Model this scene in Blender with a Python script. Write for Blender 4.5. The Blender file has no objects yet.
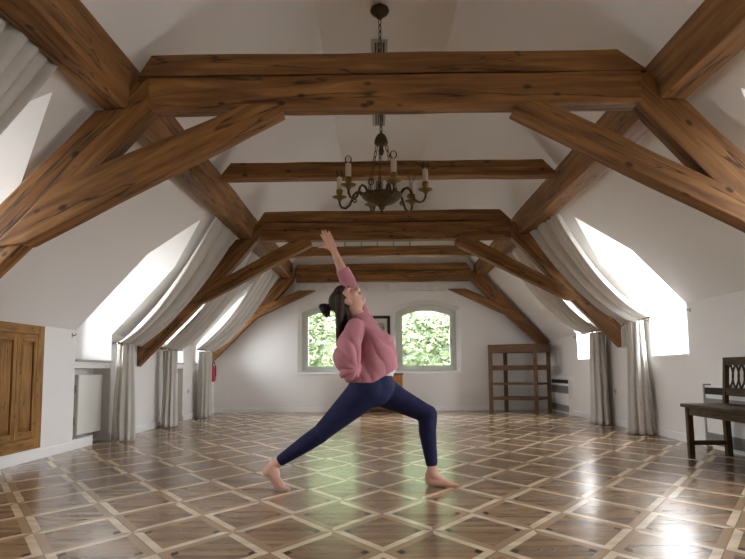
import bpy, bmesh, math, random
from mathutils import Vector, Matrix, noise
from mathutils.geometry import delaunay_2d_cdt
random.seed(7)
sc = bpy.context.scene
COL = sc.collection
PI = math.pi

# ------------------------------------------------------------------ materials
def mat(name):
    m = bpy.data.materials.new(name); m.use_nodes = True
    nt = m.node_tree; b = nt.nodes['Principled BSDF']
    return m, nt, b
def simple(name, col, rough=.6, metal=0., bump=0., bscale=40., var=0., vscale=6., spec=.5):
    m, nt, b = mat(name)
    b.inputs['Base Color'].default_value = (*col, 1); b.inputs['Roughness'].default_value = rough
    b.inputs['Metallic'].default_value = metal; b.inputs['Specular IOR Level'].default_value = spec
    tc = nt.nodes.new('ShaderNodeTexCoord')
    if var:
        n = nt.nodes.new('ShaderNodeTexNoise'); n.inputs['Scale'].default_value = vscale; n.inputs['Detail'].default_value = 4
        nt.links.new(tc.outputs['Object'], n.inputs['Vector'])
        r = nt.nodes.new('ShaderNodeValToRGB')
        r.color_ramp.elements[0].position = .3; r.color_ramp.elements[1].position = .7
        r.color_ramp.elements[0].color = (*[max(0, c*(1-var)) for c in col], 1)
        r.color_ramp.elements[1].color = (*[min(1, c*(1+var)) for c in col], 1)
        nt.links.new(n.outputs['Fac'], r.inputs['Fac']); nt.links.new(r.outputs['Color'], b.inputs['Base Color'])
    if bump:
        n2 = nt.nodes.new('ShaderNodeTexNoise'); n2.inputs['Scale'].default_value = bscale; n2.inputs['Detail'].default_value = 3
        nt.links.new(tc.outputs['Object'], n2.inputs['Vector'])
        bp = nt.nodes.new('ShaderNodeBump'); bp.inputs['Strength'].default_value = bump; bp.inputs['Distance'].default_value = .01
        nt.links.new(n2.outputs['Fac'], bp.inputs['Height']); nt.links.new(bp.outputs['Normal'], b.inputs['Normal'])
    return m
def wood(name, dark, mid, light, rough=.55, knots=True, cracks=True, scale=1., spec=.35):
    """grain runs along the first axis of the point attribute 'grain'"""
    m, nt, b = mat(name); N = nt.nodes.new; L = nt.links.new
    b.inputs['Roughness'].default_value = rough; b.inputs['Specular IOR Level'].default_value = spec
    at = N('ShaderNodeAttribute'); at.attribute_name = 'grain'
    mp = N('ShaderNodeMapping'); mp.inputs['Scale'].default_value = (.8*scale, 9*scale, 9*scale)
    L(at.outputs['Vector'], mp.inputs['Vector'])
    n1 = N('ShaderNodeTexNoise'); n1.inputs['Scale'].default_value = 2.2; n1.inputs['Detail'].default_value = 6; n1.inputs['Distortion'].default_value = .6
    L(mp.outputs['Vector'], n1.inputs['Vector'])
    r1 = N('ShaderNodeValToRGB'); e = r1.color_ramp.elements
    e[0].position = .30; e[0].color = (*dark, 1); e[1].position = .72; e[1].color = (*light, 1)
    k = e.new(.5); k.color = (*mid, 1)
    L(n1.outputs['Fac'], r1.inputs['Fac']); out = r1.outputs['Color']
    # broad tone patches
    n3 = N('ShaderNodeTexNoise'); n3.inputs['Scale'].default_value = 1.1*scale; L(at.outputs['Vector'], n3.inputs['Vector'])
    mr = N('ShaderNodeMapRange'); mr.inputs['From Min'].default_value = .3; mr.inputs['From Max'].default_value = .7
    mr.inputs['To Min'].default_value = .78; mr.inputs['To Max'].default_value = 1.2; L(n3.outputs['Fac'], mr.inputs['Value'])
    mx = N('ShaderNodeMix'); mx.data_type = 'RGBA'; mx.blend_type = 'MULTIPLY'; mx.inputs['Factor'].default_value = 1
    L(out, mx.inputs['A']); L(mr.outputs['Result'], mx.inputs['B']); out = mx.outputs['Result']
    hgt = n1.outputs['Fac']
    if cracks:
        mp2 = N('ShaderNodeMapping'); mp2.inputs['Scale'].default_value = (.45, 6, 6); L(at.outputs['Vector'], mp2.inputs['Vector'])
        n2 = N('ShaderNodeTexNoise'); n2.inputs['Scale'].default_value = 1.0; n2.inputs['Detail'].default_value = 4; n2.inputs['Distortion'].default_value = .3
        L(mp2.outputs['Vector'], n2.inputs['Vector'])
        s = N('ShaderNodeMath'); s.operation = 'SUBTRACT'; s.inputs[1].default_value = .5; L(n2.outputs['Fac'], s.inputs[0])
        a = N('ShaderNodeMath'); a.operation = 'ABSOLUTE'; L(s.outputs[0], a.inputs[0])
        mr2 = N('ShaderNodeMapRange'); mr2.inputs['From Min'].default_value = .002; mr2.inputs['From Max'].default_value = .012
        mr2.inputs['To Min'].default_value = .3; mr2.inputs['To Max'].default_value = 1; L(a.outputs[0], mr2.inputs['Value'])
        mx2 = N('ShaderNodeMix'); mx2.data_type = 'RGBA'; mx2.blend_type = 'MULTIPLY'; mx2.inputs['Factor'].default_value = 1
        L(out, mx2.inputs['A']); L(mr2.outputs['Result'], mx2.inputs['B']); out = mx2.outputs['Result']
        hgt = mr2.outputs['Result']
    if knots:
        mp3 = N('ShaderNodeMapping'); mp3.inputs['Scale'].default_value = (2.6*scale, 4.6*scale, 4.6*scale); L(at.outputs['Vector'], mp3.inputs['Vector'])
        v = N('ShaderNodeTexVoronoi'); v.inputs['Scale'].default_value = 1.5; v.inputs['Randomness'].default_value = 1; L(mp3.outputs['Vector'], v.inputs['Vector'])
        mr3 = N('ShaderNodeMapRange'); mr3.inputs['From Min'].default_value = .08; mr3.inputs['From Max'].default_value = .15
        mr3.inputs['To Min'].default_value = .25; mr3.inputs['To Max'].default_value = 1; L(v.outputs['Distance'], mr3.inputs['Value'])
        mx3 = N('ShaderNodeMix'); mx3.data_type = 'RGBA'; mx3.blend_type = 'MULTIPLY'; mx3.inputs['Factor'].default_value = 1
        L(out, mx3.inputs['A']); L(mr3.outputs['Result'], mx3.inputs['B']); out = mx3.outputs['Result']
    L(out, b.inputs['Base Color'])
    bp = N('ShaderNodeBump'); bp.inputs['Strength'].default_value = .35; bp.inputs['Distance'].default_value = .01
    L(hgt, bp.inputs['Height']); L(bp.outputs['Normal'], b.inputs['Normal'])
    return m
M = {}
M['plaster'] = simple('plaster', (.80, .785, .765), .85, bump=.25, bscale=9, spec=.2)
M['white_trim'] = simple('white_trim', (.82, .82, .81), .5)
M['whitewash'] = simple('whitewash', (.74, .72, .69), .9, bump=.8, bscale=14, var=.10, vscale=9)
M['beam'] = wood('old_beam', (.125, .050, .014), (.215, .095, .026), (.345, .168, .050))
M['purlin'] = wood('purlin_wood', (.14, .058, .016), (.23, .105, .030), (.33, .160, .049))
M['cupboard'] = wood('cupboard_wood', (.18, .080, .018), (.28, .138, .036), (.37, .20, .058), .6, True, False, 2.2, .12)
M['shelfwood'] = wood('shelf_wood', (.060, .029, .012), (.115, .060, .024), (.18, .098, .042), .6, True, False, 2.4)
M['benchwood'] = wood('bench_wood', (.045, .026, .011), (.075, .045, .020), (.11, .068, .032), .65, False, False, 3., .15)
M['chestwood'] = wood('chest_wood', (.22, .09, .025), (.36, .16, .045), (.48, .24, .07), .35, False, False, 2.)
M['sage'] = simple('sage_paint', (.65, .68, .62), .45)
M['brass'] = simple('aged_brass', (.085, .060, .027), .42, .85, var=.35, vscale=30)
M['brightbrass'] = simple('polished_brass', (.22, .145, .05), .35, .95)
M['darkmetal'] = simple('dark_metal', (.06, .05, .045), .5, .6)
M['greymetal'] = simple('grey_metal', (.33, .31, .28), .45, .3)
M['candle'] = simple('candle_sleeve', (.55, .48, .36), .6)
M['radiator'] = simple('radiator_paint', (.66, .66, .60), .5)
M['grille'] = simple('grille_grey', (.22, .21, .20), .6)
M['darkslot'] = simple('dark_recess', (.02, .02, .02), .9)
M['greyvent'] = simple('vent_grey', (.36, .34, .31), .6)
M['black'] = simple('black_lacquer', (.015, .014, .014), .35)
M['mount'] = simple('mount_card', (.62, .58, .48), .8)
M['print'] = simple('print_paper', (.35, .33, .28), .8, var=.6, vscale=14)
M['red'] = simple('red_paint', (.55, .02, .05), .35)
M['plastic'] = simple('white_plastic', (.75, .74, .72), .4)
M['skin'] = simple('skin', (.62, .36, .27), .5, var=.08, vscale=14)
M['lips'] = simple('lip_skin', (.50, .19, .17), .45)
M['hair'] = simple('dark_brown_hair', (.034, .019, .014), .65, var=.5, vscale=60, bump=.5, bscale=120, spec=.2)
M['blouse'] = simple('dusty_pink_cotton', (.46, .20, .235), .85, bump=.3, bscale=22, var=.10, vscale=10, spec=.15)
M['legging'] = simple('navy_jersey', (.018, .020, .064), .75, bump=.1, bscale=60, var=.15, vscale=12, spec=.15)
M['undershirt'] = simple('white_cotton', (.75, .70, .68), .85)
M['hairtie'] = simple('blue_band', (.02, .025, .12), .6)
M['eye'] = simple('eye', (.05, .035, .03), .2)
M['soil'] = simple('pale_gravel', (.33, .32, .30), .9, var=.2, vscale=3)
M['bark'] = simple('bark', (.10, .07, .05), .9)

def curtain_mat():
    m, nt, b = mat('linen'); N = nt.nodes.new; L = nt.links.new
    tc = N('ShaderNodeTexCoord')
    n = N('ShaderNodeTexNoise'); n.inputs['Scale'].default_value = 7; n.inputs['Detail'].default_value = 3; L(tc.outputs['Object'], n.inputs['Vector'])
    r = N('ShaderNodeValToRGB'); r.color_ramp.elements[0].color = (.57, .545, .50, 1); r.color_ramp.elements[1].color = (.67, .645, .60, 1)
    L(n.outputs['Fac'], r.inputs['Fac']); L(r.outputs['Color'], b.inputs['Base Color'])
    b.inputs['Roughness'].default_value = .9; b.inputs['Specular IOR Level'].default_value = .1
    tr = N('ShaderNodeBsdfTranslucent'); L(r.outputs['Color'], tr.inputs['Color'])
    mx = N('ShaderNodeMixShader'); mx.inputs[0].default_value = .15
    L(b.outputs[0], mx.inputs[1]); L(tr.outputs[0], mx.inputs[2]); L(mx.outputs[0], nt.nodes['Material Output'].inputs['Surface'])
    n2 = N('ShaderNodeTexNoise'); n2.inputs['Scale'].default_value = 90; L(tc.outputs['Object'], n2.inputs['Vector'])
    bp = N('ShaderNodeBump'); bp.inputs['Strength'].default_value = .15; bp.inputs['Distance'].default_value = .01
    L(n2.outputs['Fac'], bp.inputs['Height']); L(bp.outputs['Normal'], b.inputs['Normal'])
    return m
M['linen'] = curtain_mat()
M['lit_edge'] = simple('lit_linen_edge', (.74, .73, .71), .9)  # whiter than the linen: light on the swag edge put into the colour
def glass_mat(name, tint=(1, 1, 1), gl=.06):
    m, nt, b = mat(name); N = nt.nodes.new; L = nt.links.new
    t = N('ShaderNodeBsdfTransparent'); t.inputs['Color'].default_value = (*tint, 1)
    g = N('ShaderNodeBsdfGlossy'); g.inputs['Roughness'].default_value = .02
    f = N('ShaderNodeFresnel'); f.inputs['IOR'].default_value = 1.45
    mx = N('ShaderNodeMixShader'); L(f.outputs[0], mx.inputs[0])
    L(t.outputs[0], mx.inputs[1]); L(g.outputs[0], mx.inputs[2]); L(mx.outputs[0], nt.nodes['Material Output'].inputs['Surface'])
    return m
M['glass'] = glass_mat('window_glass')
M['bulb'] = glass_mat('bulb_glass', (.93, .92, .88))
def leaf_mat(name, c1, c2):
    m, nt, b = mat(name); N = nt.nodes.new; L = nt.links.new
    tc = N('ShaderNodeTexCoord'); n = N('ShaderNodeTexNoise'); n.inputs['Scale'].default_value = 3.5; n.inputs['Detail'].default_value = 5
    L(tc.outputs['Object'], n.inputs['Vector'])
    r = N('ShaderNodeValToRGB'); r.color_ramp.elements[0].position = .38; r.color_ramp.elements[1].position = .62
    r.color_ramp.elements[0].color = (*c1, 1); r.color_ramp.elements[1].color = (*c2, 1)
    L(n.outputs['Fac'], r.inputs['Fac']); L(r.outputs['Color'], b.inputs['Base Color']); b.inputs['Roughness'].default_value = .5
    return m
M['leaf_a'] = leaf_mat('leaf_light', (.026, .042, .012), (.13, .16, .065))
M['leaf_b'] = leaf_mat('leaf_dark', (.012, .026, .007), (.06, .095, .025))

def floor_mat():
    m, nt, b = mat('parquet'); N = nt.nodes.new; L = nt.links.new
    def math_(op, a, bb=None, c=None):
        n = N('ShaderNodeMath'); n.operation = op
        for i, x in enumerate((a, bb, c)):
            if x is None: continue
            if isinstance(x, (int, float)): n.inputs[i].default_value = x
            else: L(x, n.inputs[i])
        return n.outputs[0]
    def rgb(c): n = N('ShaderNodeRGB'); n.outputs[0].default_value = (*c, 1); return n.outputs[0]
    def mix(f, a, bb):
        n = N('ShaderNodeMix'); n.data_type = 'RGBA'; L(f, n.inputs['Factor']); L(a, n.inputs['A']); L(bb, n.inputs['B']); return n.outputs['Result']
    tc = N('ShaderNodeTexCoord'); sp = N('ShaderNodeSeparateXYZ'); L(tc.outputs['Object'], sp.inputs[0])
    X, Y = sp.outputs[0], sp.outputs[1]
    dx, dy = .50, .752
    xs = math_('DIVIDE', math_('SUBTRACT', X, .016), dx); ys = math_('DIVIDE', math_('SUBTRACT', Y, 3.663), dy)
    u, v = math_('ADD', xs, ys), math_('SUBTRACT', xs, ys)
    ru, rv = math_('ROUND', u), math_('ROUND', v)
    fu, fv = math_('SUBTRACT', u, ru), math_('SUBTRACT', v, rv)
    au, av = math_('ABSOLUTE', fu), math_('ABSOLUTE', fv)
    w = .105
    in_u, in_v = math_('LESS_THAN', au, w), math_('LESS_THAN', av, w)
    # right / left sectors of a node stay panel, above / below split by the nearer line
    same = math_('GREATER_THAN', math_('MULTIPLY', fu, fv), 0)
    both = math_('MULTIPLY', in_u, in_v)
    ucloser = math_('LESS_THAN', au, av)
    bar_u = math_('MULTIPLY', in_u, math_('SUBTRACT', 1, math_('MULTIPLY', both, math_('SUBTRACT', 1, ucloser))))
    bar_v = math_('MULTIPLY', in_v, math_('SUBTRACT', 1, bar_u))
    # light / tan halves swap from one bar to the next
    cu = math_('FLOOR', v); cv = math_('FLOOR', u)
    par_u = math_('MODULO', math_('ABSOLUTE', cu), 2); par_v = math_('MODULO', math_('ABSOLUTE', cv), 2)
    su = math_('GREATER_THAN', fu, 0); sv = math_('GREATER_THAN', fv, 0)
    lu = math_('ABSOLUTE', math_('SUBTRACT', par_u, su)); lv = math_('ABSOLUTE', math_('SUBTRACT', par_v, sv))
    # planks inside the panels, grain across the room
    nz = N('ShaderNodeTexNoise'); nz.inputs['Scale'].default_value = 1; nz.inputs['Detail'].default_value = 5; nz.inputs['Distortion'].default_value = .5
    mp = N('ShaderNodeMapping'); mp.inputs['Scale'].default_value = (5, 34, 1); L(tc.outputs['Object'], mp.inputs[0]); L(mp.outputs[0], nz.inputs['Vector'])
    rp = N('ShaderNodeValToRGB'); e = rp.color_ramp.elements
    e[0].position = .3; e[0].color = (.185, .112, .060, 1); e[1].position = .72; e[1].color = (.315, .205, .118, 1); L(nz.outputs['Fac'], rp.inputs['Fac'])
    cell = N('ShaderNodeCombineXYZ'); L(math_('FLOOR', u), cell.inputs[0]); L(math_('FLOOR', v), cell.inputs[1])
    L(math_('FLOOR', math_('MULTIPLY', Y, 17)), cell.inputs[2])
    wn = N('ShaderNodeTexWhiteNoise'); wn.noise_dimensions = '3D'; L(cell.outputs[0], wn.inputs['Vector'])
    tone = N('ShaderNodeMapRange'); tone.inputs['To Min'].default_value = .74; tone.inputs['To Max'].default_value = 1.26; L(wn.outputs['Value'], tone.inputs['Value'])
    pm = N('ShaderNodeMix'); pm.data_type = 'RGBA'; pm.blend_type = 'MULTIPLY'; pm.inputs['Factor'].default_value = 1
    L(rp.outputs['Color'], pm.inputs['A']); L(tone.outputs['Result'], pm.inputs['B'])
    col = pm.outputs['Result']
    # pale inlaid zig-zag strip in each panel
    pu, pv = math_('FRACT', u), math_('FRACT', v)
    lat = math_('SUBTRACT', math_('ADD', pu, pv), 1); dep = math_('SUBTRACT', pu, pv)
    zz = math_('ABSOLUTE', math_('SUBTRACT', math_('PINGPONG', math_('MULTIPLY', lat, 1.3), .16), math_('MULTIPLY', dep, 1.1)))
    inz = math_('MULTIPLY', math_('LESS_THAN', zz, .03), math_('LESS_THAN', math_('ABSOLUTE', lat), .42))
    col = mix(math_('MULTIPLY', inz, .45), col, rgb((.34, .22, .12)))
    light = N('ShaderNodeMix'); light.data_type = 'RGBA'; light.blend_type = 'MULTIPLY'; light.inputs['Factor'].default_value = .5
    light.inputs['A'].default_value = (.65, .515, .36, 1); L(tone.outputs['Result'], light.inputs['B'])
    L_, T_ = light.outputs['Result'], rgb((.35, .23, .135))
    col = mix(bar_u, col, mix(lu, T_, L_)); col = mix(bar_v, col, mix(lv, T_, L_))
    # dark diamond inlays left and right of each node
    d = math_('ABSOLUTE', math_('SUBTRACT', math_('ABSOLUTE', math_('ADD', fu, fv)), .32))
    dd = math_('ADD', d, math_('MULTIPLY', math_('ABSOLUTE', math_('SUBTRACT', fu, fv)), .8))
    col = mix(math_('MULTIPLY', math_('LESS_THAN', dd, .078), same), col, rgb((.015, .012, .01)))
    # seams
    seam = math_('MINIMUM', au, av)
    col = mix(math_('MULTIPLY', math_('LESS_THAN', seam, .006), .5), col, rgb((.05, .03, .015)))
    L(col, b.inputs['Base Color'])
    rn = N('ShaderNodeTexNoise'); rn.inputs['Scale'].default_value = 2.2; rn.inputs['Detail'].default_value = 3; L(tc.outputs['Object'], rn.inputs['Vector'])
    rr = N('ShaderNodeMapRange'); rr.inputs['To Min'].default_value = .16; rr.inputs['To Max'].default_value = .27; L(rn.outputs['Fac'], rr.inputs['Value'])
    L(rr.outputs['Result'], b.inputs['Roughness']); b.inputs['Specular IOR Level'].default_value = .65
    bn = N('ShaderNodeTexNoise'); bn.inputs['Scale'].default_value = 5; bn.inputs['Detail'].default_value = 2; L(tc.outputs['Object'], bn.inputs['Vector'])
    bp = N('ShaderNodeBump'); bp.inputs['Strength'].default_value = .06; bp.inputs['Distance'].default_value = .02
    L(bn.outputs['Fac'], bp.inputs['Height']); L(bp.outputs['Normal'], b.inputs['Normal'])
    return m
M['parquet'] = floor_mat()

# ------------------------------------------------------------------ helpers
class MB:
    """collects shapes of one object; keeps a grain coordinate per vertex"""
    def __init__(s): s.v = []; s.f = []; s.g = []
    def add(s, vs, fs, grain=None):
        o = len(s.v); s.v += [Vector(p) for p in vs]
        s.g += [Vector(g) for g in (grain or vs)]
        s.f += [[i+o for i in f] for f in fs]
        return s
    def box(s, x0, x1, y0, y1, z0, z1, along='x', mtx=None):
        P = [Vector((x, y, z)) for x in (x0, x1) for y in (y0, y1) for z in (z0, z1)]
        off = random.uniform(0, 50)
        G = [{'x': Vector((p.x+off, p.y, p.z)), 'y': Vector((p.y+off, p.x, p.z)), 'z': Vector((p.z+off, p.x, p.y))}[along] for p in P]
        if mtx: P = [mtx @ p for p in P]
        return s.add(P, [(0, 1, 3, 2), (4, 6, 7, 5), (0, 4, 5, 1), (2, 3, 7, 6), (0, 2, 6, 4), (1, 5, 7, 3)], G)
    def prism(s, poly, y0, y1, d=(1, 0), step=.25, jit=.007):
        """polygon in x,z (list) extruded along y; long edges subdivided and made uneven"""
        pts = []
        n = len(poly)
        for i in range(n):
            a, b = Vector(poly[i]), Vector(poly[(i+1) % n]); k = max(1, int((b-a).length/step))
            for j in range(k): pts.append(a.lerp(b, j/k))
        seed = random.uniform(0, 99)
        pts = [p+Vector((noise.noise(Vector((p.x*2, p.y*2, seed))), noise.noise(Vector((p.x*2, p.y*2, seed+7)))))*jit*1.6 for p in pts]
        D = Vector(d).normalized(); E = Vector((-D.y, D.x)); k = len(pts)
        V = [(p.x, y, p.y) for y in (y0, y1) for p in pts]
        G = [(p.dot(D)+seed, p.dot(E), y+seed) for y in (y0, y1) for p in pts]
        return s.add(V, [list(range(k)), list(range(2*k-1, k-1, -1))]+[(i, i+k, (i+1) % k+k, (i+1) % k) for i in range(k)], G)
    def bar(s, a, b, w, h, up=(0, 0, 1), seg=1, jit=0.):
        a, b = Vector(a), Vector(b); d = (b-a).normalized(); up = Vector(up)
        x = d.cross(up).normalized(); z = x.cross(d); L = (b-a).length; off = random.uniform(0, 50)
        V, G, F = [], [], []
        for i in range(seg+1):
            for sx, sz in ((-1, -1), (1, -1), (1, 1), (-1, 1)):
                jx, jz = random.uniform(-jit, jit), random.uniform(-jit, jit)
                V.append(a+d*L*i/seg+x*(sx*w/2+jx)+z*(sz*h/2+jz)); G.append((L*i/seg+off, sx*w/2, sz*h/2+off))
        for i in range(seg):
            for k in range(4): F.append((i*4+k, i*4+(k+1) % 4, i*4+4+(k+1) % 4, i*4+4+k))
        F += [(3, 2, 1, 0), tuple(seg*4+k for k in range(4))]
        return s.add(V, F, G)
    def tube(s, pts, r, n=8, closed=False):
        pts = [Vector(p) for p in pts]; m = len(pts); rs = r if isinstance(r, (list, tuple)) else [r]*m
        V, F = [], []; up = None
        for i, p in enumerate(pts):
            if closed: d = (pts[(i+1) % m]-pts[i-1]).normalized()
            else: d = (pts[min(i+1, m-1)]-pts[max(i-1, 0)]).normalized()
            if up is None: up = d.orthogonal().normalized()
            up = (up-d*up.dot(d)).normalized(); sd = d.cross(up)
            for k in range(n):
                a = 2*PI*k/n; V.append(p+(up*math.cos(a)+sd*math.sin(a))*rs[i])
        for i in range(m if closed else m-1):
            j = (i+1) % m
            for k in range(n): F.append((i*n+k, i*n+(k+1) % n, j*n+(k+1) % n, j*n+k))
        if not closed: F += [tuple(range(n-1, -1, -1)), tuple((m-1)*n+k for k in range(n))]
        return s.add(V, F)
    def lathe(s, c, prof, n=20):
        c = Vector(c); V, F = [], []
        for r, z in prof:
            for k in range(n):
                a = 2*PI*k/n; V.append(c+Vector((r*math.cos(a), r*math.sin(a), z)))
        for i in range(len(prof)-1):
            for k in range(n): F.append((i*n+k, i*n+(k+1) % n, (i+1)*n+(k+1) % n, (i+1)*n+k))
        F += [tuple(range(n-1, -1, -1)), tuple((len(prof)-1)*n+k for k in range(n))]
        return s.add(V, F)
    def build(s, name, m, parent=None, smooth=False, bevel=0., solid=0., normals=True):
        me = bpy.data.meshes.new(name); o = bpy.data.objects.new(name, me)
        P = Vector((0, 0, 0))
        if parent is not None:
            P = wloc(parent)
        me.from_pydata([tuple(v-P) for v in s.v], [], s.f)
        at = me.attributes.new('grain', 'FLOAT_VECTOR', 'POINT')
        at.data.foreach_set('vector', [c for g in s.g for c in g])
        if normals:
            bm = bmesh.new(); bm.from_mesh(me); bmesh.ops.recalc_face_normals(bm, faces=bm.faces); bm.to_mesh(me); bm.free()
        me.materials.append(m)
        if smooth: me.polygons.foreach_set('use_smooth', [True]*len(me.polygons))
        COL.objects.link(o)
        if parent is not None: o.parent = parent
        if solid:
            md = o.modifiers.new('thickness', 'SOLIDIFY'); md.thickness = solid
        if bevel:
            md = o.modifiers.new('bevel', 'BEVEL'); md.width = bevel; md.segments = 2; md.limit_method = 'ANGLE'
        return o
def wloc(o):
    p = Vector(o.location)
    while o.parent: o = o.parent; p = p+Vector(o.location)
    return p
def tag(o, label=None, cat=None, group=None, kind=None):
    for k, v in (('label', label), ('category', cat), ('group', group), ('kind', kind)):
        if v: o[k] = v
    return o
def thing(name, label, cat, loc=(0, 0, 0), group=None, kind=None):
    o = bpy.data.objects.new(name, None); COL.objects.link(o); o.location = loc; o.empty_display_size = .1
    return tag(o, label, cat, group, kind)

# ------------------------------------------------------------------ room
XL, XR, Y0, YF = -3.17, 3.29, -1.7, 12.43
RL, RR, ZR = -.54, .76, 4.13            # edges of the flat ceiling
SILL = .935
def eaveL(y): return 1.243
def eaveR(y): return 1.475-max(0, y-7.)*.033
def surf(side, y, t):
    x0, e, x1 = (XL, eaveL(y), RL) if side < 0 else (XR, eaveR(y), RR)
    if t <= 1: return Vector((x0, y, t*e))
    return Vector((x0+(x1-x0)*(t-1), y, e+(ZR-e)*(t-1)))
def t_of(side, y, z):
    e = eaveL(y) if side < 0 else eaveR(y)
    return z/e if z <= e else 1+(z-e)/(ZR-e)
HW = .45
DORM = {-1: [.45, 3.80, 7.16, 10.0, 11.62], 1: [.5, 3.86, 7.25, 10.1]}
NICHE = {-1: (2, 3), 1: ()}
def dormer_outline(side, c, niche):
    e = eaveL(c) if side < 0 else eaveR(c)
    lo = .004 if niche else SILL
    P = [(c-HW, lo)]+([(c-HW, SILL)] if niche else [])+[(c-HW, e), (c-HW, 2.05), (c, 2.53), (c+HW, 2.05), (c+HW, e)]+([(c+HW, SILL)] if niche else [])+[(c+HW, lo)]
    return P
def cut_plane(outer, holes, extra=[]):
    """triangulate outer polygon minus holes, 2d"""
    co, ed = [], []
    for loop in [outer]+holes:
        o = len(co); co += [Vector(p) for p in loop]; ed += [(o+i, o+(i+1) % len(loop)) for i in range(len(loop))]
    for a, b in extra:
        o = len(co); co += [Vector(a), Vector(b)]; ed.append((o, o+1))
    vs, es, fs, *_ = delaunay_2d_cdt(co, ed, [], 0, 1e-5)
    def inside(p, poly):
        r = False; n = len(poly)
        for i in range(n):
            (xa, ya), (xb, yb) = poly[i][:2], poly[(i+1) % n][:2]
            if (ya > p[1]) != (yb > p[1]) and p[0] < (xb-xa)*(p[1]-ya)/(yb-ya)+xa: r = not r
        return r
    keep = []
    for f in fs:
        c = sum((vs[i] for i in f), Vector((0, 0)))/len(f)
        if inside(c, outer) and not any(inside(c, h) for h in holes): keep.append(f)
    return vs, keep
wall_mb = {-1: MB(), 1: MB()}; ceil_mb = MB()
for side in (-1, 1):
    holes = []
    for k, c in enumerate(DORM[side]):
        holes.append([(y, t_of(side, y, z)) for y, z in dormer_outline(side, c, k in NICHE[side])])
    vs, fs = cut_plane([(Y0, 0), (YF, 0), (YF, 2), (Y0, 2)], holes, [((Y0, 1), (YF, 1))]+[((y, 0), (y, 2)) for y in (2., 5.6, 8.6, 11.5)])
    for f in fs:
        low = sum(vs[i].y for i in f)/len(f) < 1
        (wall_mb[side] if low else ceil_mb).add([surf(side, vs[i].x, vs[i].y) for i in f], [list(range(len(f)))])
    xo = (XL if side < 0 else XR)+side*.50
    for k, c in enumerate(DORM[side]):
        ni = k in NICHE[side]
        P = dormer_outline(side, c, False)
        for i in range(len(P)):
            (ya, za), (yb, zb) = P[i], P[(i+1) % len(P)]
            if i == len(P)-1 and ni: continue
            A, B = surf(side, ya, t_of(side, ya, za)), surf(side, yb, t_of(side, yb, zb))
            (ceil_mb if min(za, zb) > 1.2 else wall_mb[side]).add([A, B, (xo, yb, zb), (xo, ya, za)], [(0, 1, 2, 3)])
        if ni:
            x0 = XL; xb = XL-.2
            wall_mb[side].add([(x0, c-HW, 0), (xb, c-HW, 0), (xb, c-HW, SILL), (x0, c-HW, SILL), (x0, c+HW, 0), (xb, c+HW, 0), (xb, c+HW, SILL), (x0, c+HW, SILL)],
                              [(0, 1, 2, 3), (4, 7, 6, 5), (1, 5, 6, 2)])
            wall_mb[side].box(XL-.50, XL-.005, c-HW, c+HW, SILL-.09, SILL-.022)
ceil_mb.add([(RL, Y0, ZR), (RR, Y0, ZR), (RR, YF, ZR), (RL, YF, ZR)], [(0, 1, 2, 3)])
tag(wall_mb[-1].build('wall_left', M['plaster'], normals=False), kind='structure')
tag(wall_mb[1].build('wall_right', M['plaster'], normals=False), kind='structure')
tag(ceil_mb.build('ceiling', M['plaster'], normals=False), kind='structure')
fl = MB(); fl.box(XL-.2, XR+.05, Y0-.05, YF+.05, -.06, 0)
tag(fl.build('floor', M['parquet']), kind='structure')
def arch(cx, w, bot, spring, crown, n=14):
    h = crown-spring; R = (w*w+h*h)/(2*h); zc = crown-R; a = math.asin(w/R)
    P = [(cx-w, bot)]
    for i in range(n+1):
        t = -a+2*a*i/n; P.append((cx+R*math.sin(t), zc+R*math.cos(t)))
    return P+[(cx+w, bot)]
prof = [(XL, 0), (XR, 0), (XR, eaveR(YF)), (RR, ZR), (RL, ZR), (XL, eaveL(YF))]
FW = [-.897, .96]
outl = [arch(c, .655, .742, 1.99, 2.145) for c in FW]
vs, fs = cut_plane(prof, outl)
wf = MB()
for f in fs: wf.add([(vs[i].x, YF, vs[i].y) for i in f], [list(range(len(f)))])
for c, P in zip(FW, outl):
    Q = arch(c, .575, .79, 1.925, 2.055); n = len(P)
    for i in range(n):
        j = (i+1) % n
        wf.add([(P[i][0], YF, P[i][1]), (P[j][0], YF, P[j][1]), (Q[j][0], YF+.26, Q[j][1]), (Q[i][0], YF+.26, Q[i][1])], [(0, 1, 2, 3)])
tag(wf.build('wall_far', M['plaster'], normals=False), kind='structure')
prof0 = [(XL, 0), (XR, 0), (XR, eaveR(Y0)), (RR, ZR), (RL, ZR), (XL, eaveL(Y0))]
wb = MB(); wb.add([(x, Y0, z) for x, z in prof0], [list(range(6))])
tag(wb.build('wall_back', M['plaster'], normals=False), kind='structure')
# baseboards
bl = MB(); ys = [Y0]
for k in NICHE[-1]: ys += [DORM[-1][k]-HW, DORM[-1][k]+HW]
ys.append(YF)
for i in range(0, len(ys), 2): bl.box(XL, XL+.016, ys[i], ys[i+1], 0, .088, 'y')
for k in NICHE[-1]: c = DORM[-1][k]; bl.box(XL-.2, XL-.184, c-HW, c+HW, 0, .088, 'y')
tag(bl.build('baseboard_left', M['white_trim'], bevel=.004), kind='structure')
b_ = MB(); b_.box(XR-.016, XR, Y0, YF, 0, .088, 'y'); tag(b_.build('baseboard_right', M['white_trim'], bevel=.004), kind='structure')
b_ = MB(); b_.box(XL+.016, XR-.016, YF-.016, YF, 0, .088); tag(b_.build('baseboard_far', M['white_trim'], bevel=.004), kind='structure')
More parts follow.
